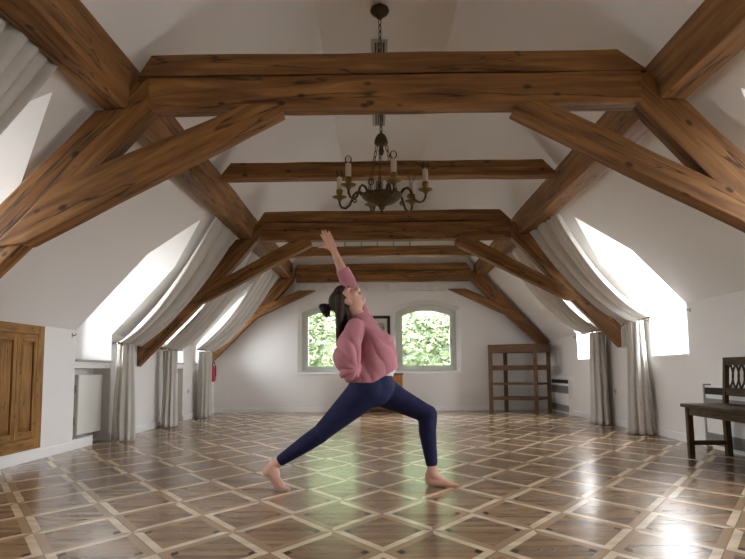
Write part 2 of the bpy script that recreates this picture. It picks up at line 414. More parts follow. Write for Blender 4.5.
# white-washed timber plates in the far gable
for i, (xa, xb) in enumerate(((-1.60, -.17), (.24, 1.665))):
    t = MB(); t.prism([(xa, 2.315), (xb, 2.315), (xb, 2.485), (xa, 2.485)], YF-.09, YF-.001, step=.12, jit=.012)
    tag(t.build('trim_%d' % (i+1), M['whitewash'], bevel=.008), kind='structure')

# far windows
def ring(P, Q, y0, y1):
    mb = MB(); n = len(P)
    V = [(p[0], y, p[1]) for y in (y0, y1) for p in P]+[(q[0], y, q[1]) for y in (y0, y1) for q in Q]
    F = []
    for i in range(n):
        j = (i+1) % n
        F += [(i, j, 2*n+j, 2*n+i), (n+i, 3*n+i, 3*n+j, n+j), (i, n+i, n+j, j), (2*n+i, 2*n+j, 3*n+j, 3*n+i)]
    return mb.add(V, F)
for i, c in enumerate(FW):
    w = bpy.data.objects.new('window_%d' % (i+1), None); COL.objects.link(w); w.location = (c, YF, .742); w['kind'] = 'structure'
    ring(arch(c, .60, .775, 1.93, 2.07), arch(c, .525, .83, 1.885, 1.995), YF+.20, YF+.27).build('window_frame', M['sage'], w)
    ring(arch(c, .53, .825, 1.89, 2.0), arch(c, .468, .872, 1.845, 1.95), YF+.185, YF+.25).build('window_sash', M['sage'], w)
    g = MB(); P = arch(c, .475, .865, 1.85, 1.955); g.add([(p[0], YF+.225, p[1]) for p in P], [list(range(len(P)))]); g.build('window_pane', M['glass'], w)
    s = MB(); s.box(c-.69, c+.69, YF-.035, YF+.2, .715, .742); s.build('window_sill', M['white_trim'], w, bevel=.005)
    h = MB(); h.tube([(c+.497, YF+.185, 1.38), (c+.497, YF+.16, 1.38), (c+.497, YF+.155, 1.36), (c+.497, YF+.155, 1.27)], .009); h.build('window_handle', M['greymetal'], w)
# dormer windows
wn = 3
for side in (-1, 1):
    xo = (XL if side < 0 else XR)+side*.46
    for k, c in enumerate(DORM[side]):
        w = bpy.data.objects.new('window_%d' % wn, None); COL.objects.link(w); w.location = (xo, c, SILL); w['kind'] = 'structure'; wn += 1
        P = [(c-HW, SILL), (c-HW, 2.05), (c, 2.53), (c+HW, 2.05), (c+HW, SILL)]
        Q = [(c-HW+.06, SILL+.06), (c-HW+.06, 2.01), (c, 2.455), (c+HW-.06, 2.01), (c+HW-.06, SILL+.06)]
        r = ring(P, Q, -.025, .025)
        r.v = [Vector((xo+v.y, v.x, v.z)) for v in r.v]; r.build('window_frame', M['white_trim'], w)
        g = MB(); g.add([(xo, q[0], q[1]) for q in Q], [(0, 1, 2, 3, 4)]); g.build('window_pane', M['glass'], w)
        s = MB(); xi = XL if side < 0 else XR
        s.box(min(xo, xi-side*.02), max(xo, xi-side*.02), c-HW-.01*(0), c+HW, SILL-.02, SILL+.002, 'y'); s.build('window_sill', M['greyvent'] if side < 0 else M['white_trim'], w)
        # daylight portal so the sky through this window is sampled well
        la = bpy.data.lights.new('sky_portal', 'AREA'); la.shape = 'RECTANGLE'; la.size = 2*HW; la.size_y = 1.62; la.cycles.is_portal = True
        lo = bpy.data.objects.new('sky_portal', la); COL.objects.link(lo); lo.location = (xo+side*.03, c, 1.74)
        lo.rotation_euler = (0, PI/2 if side > 0 else -PI/2, 0); lo.rotation_euler = Vector((-side, 0, 0)).to_track_quat('-Z', 'Y').to_euler()
for c in FW:
    la = bpy.data.lights.new('sky_portal', 'AREA'); la.shape = 'RECTANGLE'; la.size = 1.1; la.size_y = 1.25; la.cycles.is_portal = True
    lo = bpy.data.objects.new('sky_portal', la); COL.objects.link(lo); lo.location = (c, YF+.3, 1.43); lo.rotation_euler = Vector((0, -1, 0)).to_track_quat('-Z', 'Y').to_euler()

# ------------------------------------------------------------------ timber frame
def mir(poly, c): return [(c-x, z) for x, z in poly][::-1]
TR = [
 dict(name='nearest roof truss of heavy timber crossing above the yoga woman, the largest', y=4.12, d=.15, zs=(2.55, 2.775, 2.94),
  up=[(-1.60, 2.785), (1.84, 2.785), (1.64, 2.935), (-1.51, 2.935)], st=(-1.52, 1.79),
  legL=[(-3.15, .83), (-2.30, 1.66), (-1.50, 2.53), (-1.47, 2.765), (-1.62, 2.765), (-1.67, 2.56), (-1.87, 2.555), (-3.15, 1.235)],
  legR=[(3.27, .95), (2.42, 1.80), (1.76, 2.54), (1.745, 2.765), (1.87, 2.765), (1.92, 2.58), (2.08, 2.565), (3.27, 1.33)],
  brL=[(-.615, 2.515), (-.64, 2.56), (-.86, 2.575), (-2.12, 2.035), (-2.52, 1.62), (-2.30, 1.65), (-1.735, 1.933)],
  brR=[(.915, 2.50), (.95, 2.555), (1.13, 2.575), (2.32, 1.965), (2.75, 1.53), (2.42, 1.71)]),
 dict(name='middle roof truss of timber, second from the camera, between the two pairs of drawn curtains', y=8.42, d=.16, zs=(2.53, 2.77, 2.93),
  up=[(-1.60, 2.78), (1.82, 2.78), (1.66, 2.93), (-1.50, 2.93)], st=(-1.55, 1.80),
  legL=[(-3.168, .865), (-2.346, 1.687), (-1.60, 2.53), (-1.50, 2.76), (-1.62, 2.76), (-1.67, 2.56), (-1.88, 2.555), (-2.634, 1.66), (-3.168, 1.13)],
  legR=[(3.2, 1.06), (2.52, 1.77), (1.80, 2.55), (1.745, 2.76), (1.87, 2.76), (1.92, 2.58), (2.09, 2.57), (2.71, 1.84), (3.2, 1.36)],
  brL=[(-.86, 2.455), (-.88, 2.53), (-1.08, 2.545), (-2.135, 1.975), (-2.5, 1.70), (-2.346, 1.687)],
  brR=mir([(-.86, 2.455), (-.88, 2.53), (-1.08, 2.545), (-2.135, 1.975), (-2.5, 1.70), (-2.346, 1.687)], .19)),
 dict(name='farthest roof truss of timber, standing just before the gable wall with two arched windows', y=12.17, d=.15, zs=(2.49, 2.69, 2.83),
  up=[(-1.60, 2.70), (1.82, 2.70), (1.72, 2.83), (-1.53, 2.83)], st=(-1.55, 1.80),
  legL=[(-3.15, .98), (-2.40, 1.70), (-1.62, 2.49), (-1.55, 2.68), (-1.64, 2.68), (-1.67, 2.56), (-1.88, 2.55), (-2.7, 1.66), (-3.15, 1.20)],
  legR=[(3.26, 1.06), (2.50, 1.78), (1.80, 2.52), (1.76, 2.68), (1.87, 2.68), (1.92, 2.58), (2.08, 2.57), (2.75, 1.84), (3.26, 1.31)],
  brL=[(-1.17, 2.325), (-1.50, 2.325), (-2.30, 1.97), (-2.75, 1.60), (-2.55, 1.69)],
  brR=mir([(-1.17, 2.325), (-1.50, 2.325), (-2.30, 1.97), (-2.75, 1.60), (-2.55, 1.69)], .20)),
]
for T in TR:
    y, d = T['y'], T['d']
    t = thing('roof_truss', T['name'], 'roof truss', (.1, y, T['zs'][0]), kind='thing')
    m = MB(); m.prism(T['up'], y+.012, y+d, (1, 0), jit=.006); m.build('collar_beam', M['beam'], t, bevel=.008)
    m = MB(); z0, z1, _ = T['zs']; m.prism([(T['st'][0], z0), (T['st'][1], z0), (T['st'][1], z1), (T['st'][0], z1)], y, y+d, (1, 0), jit=.006); m.build('straining_beam', M['beam'], t, bevel=.012)
    m = MB(); m.prism(T['legL'], y+.004, y+d-.01, (1, 1.04), jit=.01); m.build('leg', M['beam'], t, bevel=.012)
    m = MB(); m.prism(T['legR'], y+.004, y+d-.01, (-1, 1.04), jit=.01); m.build('leg', M['beam'], t, bevel=.012)
    m = MB(); m.prism(T['brL'], y-.02, y+.13, (1, .5), jit=.006); m.build('brace', M['beam'], t, bevel=.01)
    m = MB(); m.prism(T['brR'], y-.02, y+.13, (-1, .5), jit=.006); m.build('brace', M['beam'], t, bevel=.01)
for (y, lab) in ((6.50, 'single timber collar beam behind the chandelier candles'), (10.98, 'single timber collar beam between the middle and far trusses')):
    dz = 0 if y < 8 else -.018
    m = MB(); m.prism([(-1.63, 2.775+dz), (1.88, 2.775+dz), (1.72, 2.94+dz), (-1.50, 2.94+dz)], y-.08, y+.08, (1, 0), jit=.006)
    tag(m.build('collar_beam', M['beam'], bevel=.01), lab, 'beam', kind='thing')
def purlin(pts, lab):
    m = MB(); n = 14; k = len(pts); V, G, F = [], [], []; off = random.uniform(0, 30)
    for i in range(n+1):
        y = Y0+(YF-Y0)*i/n; j = [(random.uniform(-.006, .006), random.uniform(-.006, .006)) for _ in pts]
        for (x, z), (jx, jz) in zip(pts, j): V.append((x+jx, y, z+jz)); G.append((y+off, x*1., z+off))
    for i in range(n):
        for q in range(k): F.append((i*k+q, i*k+(q+1) % k, i*k+k+(q+1) % k, i*k+k+q))
    F += [list(range(k)), [n*k+q for q in range(k)][::-1]]
    m.add(V, F, G)
    return tag(m.build('purlin', M['purlin'], bevel=.01), lab, 'beam', kind='thing')
purlin([(-1.65, 2.895), (-1.65, 2.565), (-1.85, 2.575), (-1.86, 2.675)], 'heavy timber purlin running lengthwise under the roof slope on the radiator and cupboard side')
purlin([(1.91, 2.915), (1.91, 2.59), (2.09, 2.58), (2.10, 2.71)], 'heavy timber purlin running lengthwise under the roof slope on the bench side')

# ------------------------------------------------------------------ vents, outlets, hooks
for (y0, y1, lab) in ((6.18, 6.80, 'slotted ceiling vent beside the chandelier rose, above the near truss'), (7.86, 8.48, 'slotted ceiling vent seen just under the near truss above the chandelier'), (11.0, 11.66, 'slotted ceiling vent seen between chandelier bowl and middle truss')):
    t = thing('ceiling_vent', lab, 'vent', (.05, (y0+y1)/2, ZR-.02))
    m = MB(); m.box(-.035, .135, y0, y1, ZR-.012, ZR-.004); m.build('vent_plate', M['greyvent'], t, bevel=.003)
    for i in range(4):
        x = .005+i*.028; m = MB(); m.box(x, x+.016, y0+.05, y1-.05, ZR-.0145, ZR-.011); m.build('slot', M['darkslot'], t)
t = thing('gable_vent', 'long grey vent with four panels high on the gable wall', 'vent', (.02, YF, 3.29))
m = MB(); m.box(-.64, .68, YF-.03, YF-.002, 3.20, 3.38); m.build('vent_frame', M['greyvent'], t, bevel=.004)
for i in range(4):
    x = -.60+i*.318; m = MB(); m.box(x, x+.29, YF-.036, YF-.028, 3.22, 3.36)
    for j in range(4): m.box(x+.005, x+.285, YF-.046, YF-.034, 3.235+j*.032, 3.25+j*.032)
    m.build('vent_panel', M['sage'], t)
for (side, y, lab) in ((-1, 10.75, 'white wall socket between the two farthest left-hand curtains'), (1, 8.95, 'white wall socket between the two right-hand curtains')):
    x = XL if side < 0 else XR
    t = thing('wall_outlet', lab, 'socket', (x, y, .47))
    m = MB(); m.box(min(x, x-side*.012), max(x, x-side*.012), y-.04, y+.04, .43, .51, 'y'); m.build('plate', M['plastic'], t, bevel=.004)
    m = MB(); m.v = []; m.tube([(x-side*.010, y, .47), (x-side*.015, y, .47)], .022, 14); m.build('socket_well', M['greyvent'], t)
def hook(side, y, z, lab):
    x = XL if side < 0 else XR; s = -side
    t = thing('wall_hook', lab, 'hook', (x, y, z))
    m = MB(); m.box(min(x, x+s*.008), max(x, x+s*.008), y-.010, y+.010, z-.022, z+.022, 'z'); m.build('back_plate', M['greymetal'], t, bevel=.003)
    m = MB(); m.tube([(x+s*.006, y, z), (x+s*.03, y, z-.004), (x+s*.04, y, z+.006), (x+s*.04, y, z+.02)], .005, 6); m.build('prong', M['brass'], t, smooth=True)
hook(-1, 6.62, 1.185, 'small hook beside the near edge of the window over the radiator')
hook(-1, 7.65, 1.15, 'small hook between the radiator window and its curtain')
hook(1, 6.72, 1.39, 'small hook on the near edge of the bright window above the bench')
hook(1, 7.76, 1.36, 'small hook between the bright window above the bench and its curtain')
hook(1, 10.62, 1.30, 'small hook on the far edge of the window beside the bookcase')

# ------------------------------------------------------------------ curtains
def drape(mb, c, rx, ry, z0, z1, top=.8, folds=9, puddle=0., ph=0., lean=0.):
    n, rows = 96, 22; V, F = [], []
    for i in range(rows+1):
        s = i/rows; z = z0+(z1-z0)*s
        k = 1+(top-1)*s; k *= 1+.05*math.sin(s*5+ph)
        if z < .12: k *= 1+puddle*(1-z/.12)**2
        for j in range(n):
            a = 2*PI*j/n
            amp = .16*(1-.35*s)
            rr = 1+amp*math.sin(folds*a+ph+.7*math.sin(s*3+ph))+amp*.45*math.sin(folds*1.9*a+2*ph-s*1.5)
            V.append((c[0]+rx*k*rr*math.cos(a)+lean*s, c[1]+ry*k*rr*math.sin(a), z))
    for i in range(rows):
        for j in range(n): F.append((i*n+j, i*n+(j+1) % n, (i+1)*n+(j+1) % n, (i+1)*n+j))
    F += [list(range(n))[::-1], [rows*n+j for j in range(n)]]
    mb.add(V, F)
def swag_pt(A0, A1, B0, B1, u, s, sag, folds, ph):
    """A0,A1 top edge near/far, B0,B1 bottom edge near/far"""
    p = Vector(A0).lerp(Vector(A1), u).lerp(Vector(B0).lerp(Vector(B1), u), s)
    p.z -= sag*4*s*(1-s)*(1-.25*u)
    nrm = Vector((-.7 if A0[0] > 0 else .7, 0, -.7))
    q = folds*u+.25*math.sin(2.2*s+ph)*u*(1-u)+ph
    i = math.floor(q); t = 2*(q-i)-1
    w = math.sqrt(max(0, 1-t*t))*(.8+.3*math.sin(i*2.4+ph))
    tap = .35+.65*min(1, (1-s)/.22)
    return p+nrm*((.105*w-.055)*tap)
def curtain(name, lab, c, rx, ry, z1, swag, puddle=0., top=.8, ph=0., lean=0., folds=5, group=None):
    t = thing('curtain', lab, 'curtain', (c[0], c[1], 0))
    m = MB(); drape(m, c, rx, ry, .012, z1, top, 9, puddle, ph, lean); m.build('drape', M['linen'], t, smooth=True)
    A0, A1, B0, B1, sag = swag
    nu, ns = 150, 30; V, F = [], []
    for i in range(nu+1):
        for j in range(ns+1): V.append(swag_pt(A0, A1, B0, B1, i/nu, j/ns, sag, folds, ph))
    for i in range(nu):
        for j in range(ns): a = i*(ns+1)+j; F.append((a, a+1, a+ns+2, a+ns+1))
    m = MB(); m.add(V, F); m.build('swag', M['linen'], t, smooth=True, solid=.004)
    m = MB(); m.tube([swag_pt(A0, A1, B0, B1, 0, j/ns, sag, folds, ph) for j in range(ns+1)], .011, 6); m.build('lit_edge', M['lit_edge'], t, smooth=True)  # pale tube along the near edge stands in for light catching it
    return t
def rod(a, b, hookto, lab):
    t = thing('curtain_rod', lab, 'curtain rod', a)
    m = MB(); m.tube([a, b], .009, 10); m.build('pole', M['brightbrass'], t, smooth=True)
    m = MB(); a_ = Vector(a)
    for e in (a, b):
        m2 = MB(); m2.lathe(Vector(e)+Vector((0, 0, -.014)), [(.002, 0), (.013, .006), (.016, .014), (.013, .022), (.002, .028)], 10); m2.build('finial', M['brightbrass'], t, smooth=True)
    h = Vector(hookto); bb = Vector(b)
    m.tube([bb, bb.lerp(h, .5)+Vector((0, -.02, -.02)), h], .006, 8); m.build('bracket', M['brightbrass'], t, smooth=True)
PLX, PLZ = -1.87, 2.60
curtain('c', 'linen curtain next to the radiator window, first full curtain on the left-hand wall', (-2.985, 7.58), .105, .15, 1.13,
        ((PLX, 7.22, PLZ), (PLX, 8.34, PLZ), (-3.03, 7.42, 1.135), (-2.97, 8.0, 1.12), .19), top=.8, ph=.4)
rod((-3.0, 7.40, 1.14), (-3.0, 8.08, 1.135), (-3.0, 8.42, 1.13), 'brass curtain rod by the middle truss foot, on the radiator side')
curtain('c', 'linen curtain just beyond the middle truss, second on the left-hand wall', (-3.015, 9.32), .085, .17, 1.10,
        ((PLX, 8.9, PLZ), (PLX, 10.0, PLZ), (-3.03, 8.98, 1.125), (-3.0, 9.75, 1.115), .21), top=.92, ph=1.7)
rod((-3.0, 8.88, 1.13), (-3.0, 9.82, 1.12), (-3.05, 8.60, 1.13), 'brass curtain rod just beyond the middle truss on the left-hand wall')
curtain('c', 'linen curtain nearest the gable wall, third and farthest on the left-hand wall', (-3.005, 11.18), .10, .22, 1.14,
        ((PLX, 10.75, PLZ), (PLX, 11.9, PLZ), (-3.03, 10.75, 1.16), (-3.0, 11.75, 1.16), .20), top=.85, ph=2.9)
rod((-3.0, 10.7, 1.165), (-3.0, 11.8, 1.165), (-3.05, 12.17, 1.16), 'brass curtain rod over the farthest left-hand curtain')
curtain('c', 'linen curtain gathered up to the roof in the upper left corner, before the near truss', (-2.98, 3.0), .11, .22, 1.12,
        ((PLX, 2.50, PLZ), (PLX, 3.56, PLZ), (-3.03, 2.6, 1.135), (-3.0, 3.3, 1.125), .12), top=.8, ph=4.2, folds=8)
curtain('c', 'long linen curtain between bench and middle truss foot, beside the bright window', (3.165, 7.84), .115, .20, 1.36,
        ((2.08, 7.30, 2.60), (2.04, 8.34, 2.60), (3.17, 7.40, 1.37), (3.10, 8.02, 1.345), .20), puddle=.12, top=.72, ph=.9, lean=-.02)
rod((3.14, 7.38, 1.37), (3.12, 8.08, 1.35), (3.12, 8.42, 1.31), 'brass curtain rod over the long curtain by the bright right-hand window')
curtain('c', 'linen curtain beyond the middle truss, the farther one on the bookcase side', (3.165, 9.25), .095, .26, 1.30,
        ((2.08, 9.0, 2.60), (2.04, 10.0, 2.60), (3.17, 9.05, 1.33), (3.13, 9.75, 1.31), .22), puddle=.1, top=.75, ph=3.3)
rod((3.13, 8.95, 1.325), (3.13, 9.85, 1.31), (3.13, 8.60, 1.28), 'brass curtain rod beyond the middle truss on the bookcase side')

# ------------------------------------------------------------------ left: cupboard, radiators
def panel_door(mb, x, y0, y1, z0, z1, s):
    """door leaf facing +s x, with a raised field"""
    fw = .055
    mb.box(min(x, x+s*.022), max(x, x+s*.022), y0, y0+fw, z0, z1, 'z'); mb.box(min(x, x+s*.022), max(x, x+s*.022), y1-fw, y1, z0, z1, 'z')
    mb.box(min(x, x+s*.022), max(x, x+s*.022), y0+fw, y1-fw, z0, z0+fw*1.2, 'y'); mb.box(min(x, x+s*.022), max(x, x+s*.022), y0+fw, y1-fw, z1-fw*1.2, z1, 'y')
def cupboard():
    ya, yb, z0, z1 = 4.62, 6.02, .11, 1.235; x = XL
    t = thing('built_in_cupboard', 'honey pine cupboard with panelled doors built into the white wall', 'cupboard', (x, (ya+yb)/2, z0))
    m = MB()
    m.box(x-.01, x+.03, ya, ya+.11, z0, z1, 'z'); m.box(x-.01, x+.03, yb-.115, yb, z0, z1, 'z')
    m.box(x-.01, x+.03, ya+.11, yb-.115, z0, z0+.10, 'y'); m.box(x-.01, x+.03, ya+.11, yb-.115, z1-.085, z1, 'y')
    m.build('cupboard_frame', M['cupboard'], t, bevel=.004)
    m = MB(); m.box(x-.005, x+.004, ya+.1, yb-.1, z0+.09, z1-.08, 'z'); m.build('back_board', M['darkslot'], t)
    n = 3; w = (yb-ya-.225)/n
    edges = [(yb-.115-.33, yb-.117), (yb-.115-.33-.39, yb-.115-.336), (ya+.112, yb-.115-.33-.396)]
    for (a, b) in edges:
        m = MB(); panel_door(m, x+.006, a, b, z0+.102, z1-.087, 1); d = m.build('door', M['cupboard'], t, bevel=.003)
        m = MB(); c0, c1 = a+.055, b-.055; e0, e1 = z0+.102+.066, z1-.087-.066; g = .035
        V = [(x+.010, c0, e0), (x+.010, c1, e0), (x+.010, c1, e1), (x+.010, c0, e1), (x+.024, c0+g, e0+g), (x+.024, c1-g, e0+g), (x+.024, c1-g, e1-g), (x+.024, c0+g, e1-g)]
        m.add(V, [(4, 5, 6, 7), (0, 1, 5, 4), (1, 2, 6, 5), (2, 3, 7, 6), (3, 0, 4, 7)], [(v[2]+a*7, v[1], v[0]) for v in V]); m.build('raised_panel', M['cupboard'], d)
cupboard()
for k, lab in ((2, 'flat cream panel radiator in the wall niche beside the cupboard'), (3, 'flat cream panel radiator in the niche behind the second left-hand curtain')):
    c = DORM[-1][k]; x = XL-.07
    t = thing('radiator', lab, 'radiator', (x, c, .12))
    m = MB(); m.box(x-.03, x+.035, c-HW+.175, c+HW-.13, .13, .775, 'y'); m.build('radiator_panel', M['radiator'], t, bevel=.012)
    for z in (.28, .62):
        m = MB(); m.box(x-.12, x-.0, c-HW+.06, c-HW+.18, z-.045, z+.045, 'y'); m.build('wall_bracket', M['darkmetal'], t, bevel=.003)
    m = MB(); m.tube([(x, c+HW-.16, .14), (x, c+HW-.16, .06), (x-.12, c+HW-.16, .05)], .012); m.build('pipe', M['radiator'], t, smooth=True)
    m = MB(); m.box(x-.12, x+.06, c-HW+.002, c-HW+.50, .0, .10, 'y'); m.build('plinth', M['white_trim'], t, bevel=.004)
t = thing('fire_extinguisher', 'red fire extinguisher mostly hidden behind the farthest left-hand curtain', 'fire extinguisher', (-3.09, 12.0, .60))
m = MB(); m.lathe((-3.09, 12.0, .60), [(.03, 0), (.062, .02), (.066, .05), (.066, .25), (.05, .29), (.02, .31)]); m.build('cylinder', M['red'], t, smooth=True)
m = MB(); m.tube([(-3.09, 12.0, .90), (-3.09, 12.0, .95), (-3.05, 12.0, .97)], .014); m.build('valve', M['darkmetal'], t, smooth=True)
m = MB(); m.tube([(-3.06, 12.0, .95), (-3.02, 11.98, .88), (-3.02, 11.97, .70)], .010); m.build('hose', M['black'], t, smooth=True)
m = MB(); m.box(XL, -3.14, 11.97, 12.03, .72, .80, 'y'); m.build('wall_bracket', M['darkmetal'], t)

# ------------------------------------------------------------------ far wall pieces
t = thing('framed_picture', 'black framed picture on the gable wall, between the arched windows', 'picture', (.06, YF, 1.3))
P = [(-.125, 1.20), (-.125, 1.84), (.252, 1.84), (.252, 1.20)]; Q = [(-.07, 1.255), (-.07, 1.785), (.197, 1.785), (.197, 1.255)]
ring(P, Q, YF-.03, YF-.004).build('picture_frame', M['black'], t)
m = MB(); m.box(-.08, .207, YF-.016, YF-.006, 1.245, 1.795); m.build('mount', M['mount'], t)
m = MB(); m.box(-.02, .147, YF-.019, YF-.015, 1.32, 1.70); m.build('print', M['print'], t)
t = thing('low_cabinet', 'low honey wooden cabinet against the gable wall, behind the woman', 'cabinet', (.07, 12.2, 0))
xa, xb, ya, yb = -.33, .465, 12.04, 12.405
m = MB(); m.box(xa, xb, ya+.02, yb, .07, .70, 'z'); m.build('carcass', M['chestwood'], t, bevel=.004)
m = MB(); m.box(xa-.02, xb+.015, ya-.015, yb, .70, .73); m.build('cabinet_top', M['shelfwood'], t, bevel=.005)
for (a, b) in ((xa+.015, .063), (.07, xb-.015)):
    m = MB(); m.box(a, b, ya, ya+.02, .10, .68, 'z'); m.box(a+.06, b-.06, ya-.008, ya+.001, .16, .62, 'z'); d = m.build('door', M['chestwood'], t, bevel=.004)
    m = MB(); kx = b-.03 if a < 0 else a+.03; m.lathe((kx, ya-.012, .42), [(.004, -.012), (.012, -.006), (.014, 0), (.012, .006), (.004, .012)], 10); m.build('knob', M['brass'], d, smooth=True)
for (x, y) in ((xa+.03, ya+.05), (xb-.03, ya+.05), (xa+.03, yb-.04), (xb-.03, yb-.04)):
    m = MB(); m.box(x-.025, x+.025, y-.025, y+.025, 0, .07, 'z'); m.build('leg', M['chestwood'], t)

# corner bookcase
t = thing('bookcase', 'open wooden corner bookcase with four legs and empty shelves by the gable wall', 'bookcase', (2.65, 11.85, 0))
LG = [Vector((2.075, 11.84)), Vector((2.80, 11.44)), Vector((3.14, 11.84)), Vector((2.425, 12.22))]
cen = sum(LG, Vector((0, 0)))/4
def slab(name, z0, z1, grow, m_):
    m = MB(); P = [cen+(p-cen)*grow for p in LG]
    V = [(p.x, p.y, z) for z in (z0, z1) for p in P]
    m.add(V, [(3, 2, 1, 0), (4, 5, 6, 7)]+[(i, (i+1) % 4, (i+1) % 4+4, i+4) for i in range(4)], [(v[0]+v[2]*9, v[1], v[2]*3) for v in V]); return m.build(name, m_, t, bevel=.005)
slab('top', 1.085, 1.235, 1.08, M['shelfwood'])
slab('shelf', .765, .855, 1.0, M['shelfwood']); slab('shelf', .50, .535, 1.0, M['shelfwood']); slab('shelf', .228, .28, 1.0, M['shelfwood'])
for p in LG:
    m = MB(); m.box(-.035, .035, -.035, .035, 0, 1.09, 'z', Matrix.Translation((p.x, p.y, 0)) @ Matrix.Rotation(-.3, 4, 'Z')); m.build('leg', M['shelfwood'], t, bevel=.004)

# wall convectors on the right
def convector(ya, yb, lab):
    x = XR; d = .06
    t = thing('convector_heater', lab, 'heater', (x-d/2, (ya+yb)/2, .03))
    m = MB(); m.box(x-d, x-.001, ya+.012, yb-.012, .03, .615, 'y'); m.build('casing', M['plaster'], t, bevel=.006)
    m = MB(); m.box(x-d-.004, x-d+.004, ya+.02, yb-.02, .53, .595, 'y'); m.build('top_slot', M['darkslot'], t)
    m = MB(); m.box(x-d-.006, x-d+.004, ya+.02, yb-.02, .36, .49, 'y')
    for i in range(5): m.box(x-d-.014, x-d-.004, ya+.02, yb-.02, .368+i*.025, .380+i*.025, 'y')
    m.build('upper_grille', M['grille'], t)
    m = MB(); m.box(x-d-.006, x-d+.004, ya+.02, yb-.02, .05, .16, 'y')
    for i in range(5): m.box(x-d-.014, x-d-.004, ya+.02, yb-.02, .056+i*.021, .066+i*.021, 'y')
    m.build('lower_grille', M['grille'], t)
    for y in (ya, yb-.025):
        m = MB(); m.box(x-d-.012, x, y, y+.025, 0, .63, 'z'); m.build('side_post', M['greyvent'] if ya < 9 else M['plaster'], t, bevel=.003)
convector(10.90, 12.02, 'white convector heater with grey grilles beside the corner bookcase')
convector(5.10, 6.42, 'white convector heater with grey slatted grilles behind the bench')

# bench
def bench():
    t = thing('bench', 'dark wooden bench with pierced oval backrest along the right-hand wall', 'bench', (2.97, 5.1, 0))
    R = Matrix.Translation((2.80, 5.93, 0)) @ Matrix.Rotation(math.radians(-1.5), 4, 'Z')
    # local: x depth (0 front .. .43 back), y along (0 far end .. -1.6)
    Lb, D = 1.55, .37
    m = MB(); m.box(-.03, D+.02, -Lb-.03, .03, .435, .465, 'y', R); m.build('seat', M['benchwood'], t, bevel=.006)
    m = MB(); m.box(.01, .035, -Lb+.03, -.03, .365, .435, 'y', R); m.box(D-.03, D-.005, -Lb+.03, -.03, .365, .435, 'y', R); m.box(.02, D-.02, -.04, -.015, .365, .435, 'x', R); m.box(.02, D-.02, -Lb+.015, -Lb+.04, .365, .435, 'x', R)
    m.build('apron', M['benchwood'], t, bevel=.003)
    for y in (-.03, -Lb+.03):
        m = MB(); m.bar(R @ Vector((.025, y, 0)), R @ Vector((.022, y, .436)), .05, .05, (0, 1, 0)); m.build('leg', M['benchwood'], t, bevel=.004)
        m = MB(); m.bar(R @ Vector((D-.01, y, 0)), R @ Vector((D-.02, y, .436)), .05, .055, (0, 1, 0)); m.build('leg', M['benchwood'], t, bevel=.004)
        m = MB(); m.bar(R @ Vector((.04, y, .115)), R @ Vector((D-.03, y, .115)), .03, .04); m.build('stretcher', M['benchwood'], t, bevel=.003)
        m = MB(); m.bar(R @ Vector((D-.015, y, .46)), R @ Vector((D+.012, y, .86)), .04, .045, (0, 1, 0)); m.build('back_post', M['benchwood'], t, bevel=.004)
    m = MB(); m.bar(R @ Vector((D+.012, .0, .845)), R @ Vector((D+.012, -Lb, .845)), .035, .07); m.build('top_rail', M['benchwood'], t, bevel=.005)
    m = MB(); m.bar(R @ Vector((D-.005, -.02, .575)), R @ Vector((D-.005, -Lb+.02, .575)), .03, .065); m.build('lower_rail', M['benchwood'], t, bevel=.004)
    n = 15; w = (Lb-.10)/n
    lat = MB()
    for i in range(n):
        yc = -.05-w*(i+.5)
        for sg in (-1, 1):
            pts = []
            for j in range(11):
                s = j/10; pts.append(R @ Vector((D-.003+.014*s, yc+sg*w*.55*math.sin(PI*s), .60+.225*s)))
            lat.tube(pts, .009, 5)
    lat.build('lattice', M['benchwood'], t, smooth=True)
bench()

